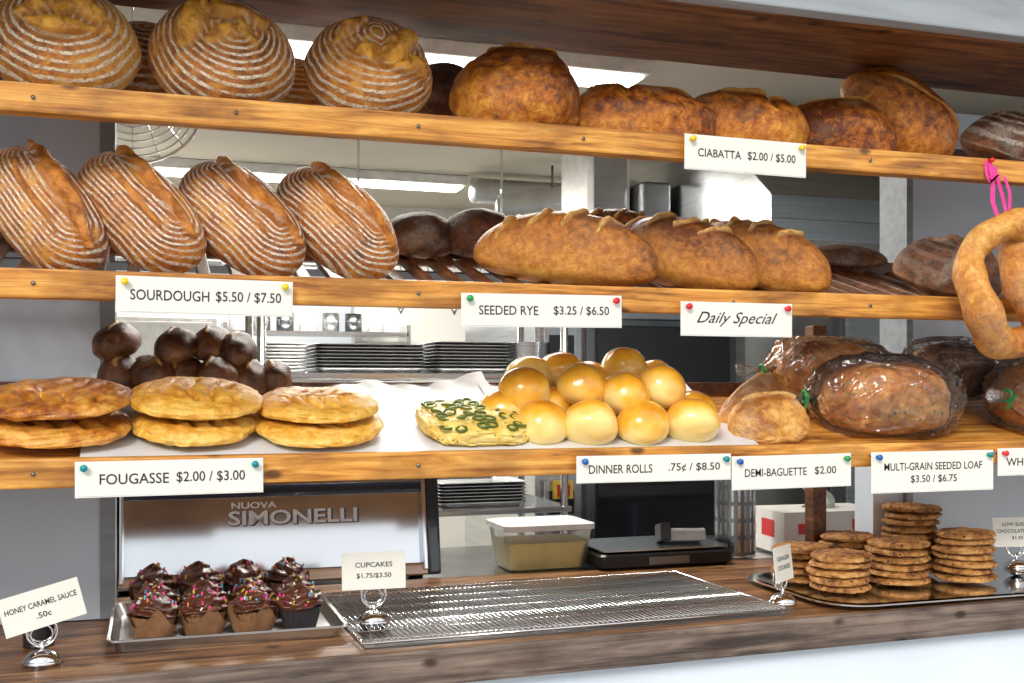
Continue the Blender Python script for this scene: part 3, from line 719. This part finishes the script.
b.tube([(1.42+.5*i/n,4.95,.92) for i in range(n+1)],.06,ALU,False,20,[.055+.006*(i%2) for i in range(n+1)])
b.ring(dp(0),.066,.01,STEELD,'X'); b.cyl((1.7,4.62,.93),.006,.12,STEELD,seg=8); b.obj('ventilation_duct')
b=B(); b.bx(1.62,1.80,4.0,4.3,.335,.99,WHITEP,.01).bx(1.81,1.93,3.9,4.3,.335,.80,STEELD,.01).bx(1.64,1.78,3.985,4.0,.5,.9,STEEL); b.obj('oven_flue_cabinet')
b=B(); b.bx(2.45,3.5,3.6,4.4,-1.45,.40,STEELD,.01).bx(2.50,2.95,3.57,3.6,-1.3,.3,STEEL,.006).bx(3.0,3.45,3.57,3.6,-1.3,.3,STEEL,.006).tube([(2.91,3.54,-.5),(2.91,3.54,.0)],.012,CHROME)
for x in (2.5,3.45): b.cyl((x,3.7,-1.475),.03,.05,BLACK)
b.obj('proofing_cabinet')
b=B()
for z in (.045,-.40,-.75,-1.2): b.bx(.30,1.34,3.45,3.95,z-.02,z,STEEL,.004)
for x in (.32,1.32):
    for y in (3.47,3.93): b.tube([(x,y,-1.5),(x,y,.25)],.014,STEEL)
b.obj('stainless_storage_rack')
def pans(x0,x1,z,n):
    b=B()
    for i in range(n):
        b.loft([((x1-x0)/2-.015,.16,i*.011),((x1-x0)/2,.175,i*.011+.016),((x1-x0)/2+.004,.179,i*.011+.014)],ALU,.02)
    b.obj('sheet_pan_stack',((x0+x1)/2,3.68,z))
pans(.49,.85,.046,8); pans(.88,1.14,.046,9)
pans(.45,.80,-.399,4); pans(.90,1.2,-.399,7)
# extra kitchen ware on the rack
b=B()
for i in range(4):
    b.surf(lambda u,v:((.03+.06*math.sin(v*1.5))*math.cos(u*6.2832),(.03+.06*math.sin(v*1.5))*math.sin(u*6.2832),.07*v*v+i*.012),28,8,STEEL,True)
b.cyl((0,0,.001),.03,.002,STEEL); b.obj('mixing_bowl_stack',(1.23,3.62,.047))
for i,(x,z) in enumerate(((.55,-.749),(.78,-.749),(1.02,-.749),(.62,-.352))):
    b=B(); b.loft([(.09,.12,0),(.10,.13,.12)],WHITEP,.02).loft([(.10,.13,.12),(.106,.136,.12),(.106,.136,.135),(.10,.13,.138)],[REDP,STEEL,WHITEP,STEEL][i%4],.02,capb=False,capt=True); b.obj('ingredient_bin',(x,3.68,z))
b=B()
for i in range(9): b.cyl((0,0,.006+i*.011),.075,.006,WHITEP,seg=28).cyl((0,0,.002+i*.011),.05,.004,WHITEP,seg=28)
b.obj('plate_stack',(.40,3.62,.046))
# utensil rail with ladles hanging from the ceiling
b=B(); b.tube([(.75,4.3,.62),(1.38,4.3,.62)],.008,CHROME)
for x in (.77,1.36): b.tube([(x,4.3,.62),(x,4.3,1.0)],.005,CHROME)
for i,x in enumerate((.84,.94,1.05,1.16,1.27)):
    b.tube([(x,4.3,.61),(x,4.3,.40)],.004,CHROME,False,6)
    if i%2==0: b.sph((x,4.3,.37),(.035,.02,.03),STEEL)
    else:
        for a in (0,.6,1.2,1.8,2.4): b.tube([(x,4.3,.42),(x+.03*math.cos(a),4.3+.03*math.sin(a),.34),(x,4.3,.29),(x-.03*math.cos(a),4.3-.03*math.sin(a),.34),(x,4.3,.42)],.0015,CHROME,False,5)
b.obj('hanging_utensil_rail')
b=B(); b.bx(-.6,.25,4.6,5.4,-1.45,.28,WHITEP,.015).bx(-.58,.23,4.57,4.6,-1.4,-.3,WHITEP,.01).bx(-.58,.23,4.57,4.6,-.27,.26,WHITEP,.01).tube([(.17,4.54,-.2),(.17,4.54,.2)],.012,STEEL)
b.obj('white_refrigerator')
b=B()
for z in (.02,.27): b.bx(.35,1.3,5.75,5.95,z,z+.02,STEEL)
for i in range(7): b.cyl((.42+i*.12,5.85,.34),.045,.10,[WHITEP,ALU,STEELD][i%3],seg=20)
for i in range(6): b.cyl((.45+i*.13,5.85,.09),.05,.10,[STEELD,WHITEP,ALU][i%3],seg=20)
b.bx(.34,.36,5.75,5.95,0,.33,STEEL).bx(1.29,1.31,5.75,5.95,0,.33,STEEL)
b.obj('wall_shelf_with_jars')
# round wire basket hung behind the top-left boules
b=B()
def wbp(r): return -.07*(1-(r/.165)**2)
for i in range(1,12):
    r=.015*i; b.ring((0,wbp(r),0),r,.0022 if i<11 else .004,CHROME,'Y',48)
for i in range(16):
    a=i*math.pi/8; b.tube([(r*math.cos(a),wbp(r)+.002,r*math.sin(a)) for r in np.linspace(.012,.165,8)],.0018,CHROME,False,6)
b.tube([(0,.0,.165),(0,.0,.29)],.003,CHROME)
b.obj('hanging_wire_basket',(-.045,2.80,.705))

# ------------------------------------------------------------------ light, camera
W=bpy.data.worlds.new('daylight'); scene.world=W; W.use_nodes=True
n=W.node_tree.nodes; l=W.node_tree.links; bg=n['Background']
tc=n.new('ShaderNodeTexCoord'); sp=n.new('ShaderNodeSeparateXYZ'); l.new(tc.outputs['Generated'],sp.inputs[0])
rp=n.new('ShaderNodeValToRGB'); e=rp.color_ramp.elements
mr=n.new('ShaderNodeMapRange'); mr.inputs[1].default_value=-1; mr.inputs[2].default_value=1; l.new(sp.outputs['Z'],mr.inputs[0])
l.new(mr.outputs[0],rp.inputs[0])
e[0].position=.44; e[0].color=(.42,.42,.42,1); e[1].position=.70; e[1].color=(1.0,1.0,1.0,1)
q=e.new(.50); q.color=(.62,.64,.62,1); q=e.new(.57); q.color=(1.0,1.0,1.0,1)
no=n.new('ShaderNodeTexNoise'); no.inputs['Scale'].default_value=2.6; no.inputs['Detail'].default_value=3; l.new(tc.outputs['Generated'],no.inputs['Vector'])
r2=n.new('ShaderNodeValToRGB'); r2.color_ramp.elements[0].position=.42; r2.color_ramp.elements[0].color=(.62,.66,.70,1); r2.color_ramp.elements[1].position=.58; r2.color_ramp.elements[1].color=(1.0,.99,.97,1)
l.new(no.outputs['Fac'],r2.inputs[0])
mx=n.new('ShaderNodeMix'); mx.data_type='RGBA'; mx.blend_type='MULTIPLY'; mx.inputs[0].default_value=1
l.new(rp.outputs[0],mx.inputs[6]); l.new(r2.outputs[0],mx.inputs[7]); l.new(mx.outputs[2],bg.inputs[0])
bg.inputs[1].default_value=1.42
S=bpy.data.lights.new('sun','SUN'); S.energy=2.3; S.angle=RAD(20); S.color=(1,.93,.82)
so=bpy.data.objects.new('sun',S); COL.objects.link(so)
so.rotation_euler=Vector((.50,.80,-.60)).to_track_quat('-Z','Y').to_euler(); so.location=(-2,-3,3)
cam=bpy.data.cameras.new('camera'); cam.lens=38.67; cam.sensor_width=36; cam.shift_y=.0444; cam.clip_start=.05
co=bpy.data.objects.new('camera',cam); COL.objects.link(co); co.rotation_euler=(RAD(90),0,RAD(-18.1)); scene.camera=co
bpy.context.view_layer.update()
for o in scene.objects:
    if o.parent is None: o.location.z+=1.5
print('objects',len(scene.objects))
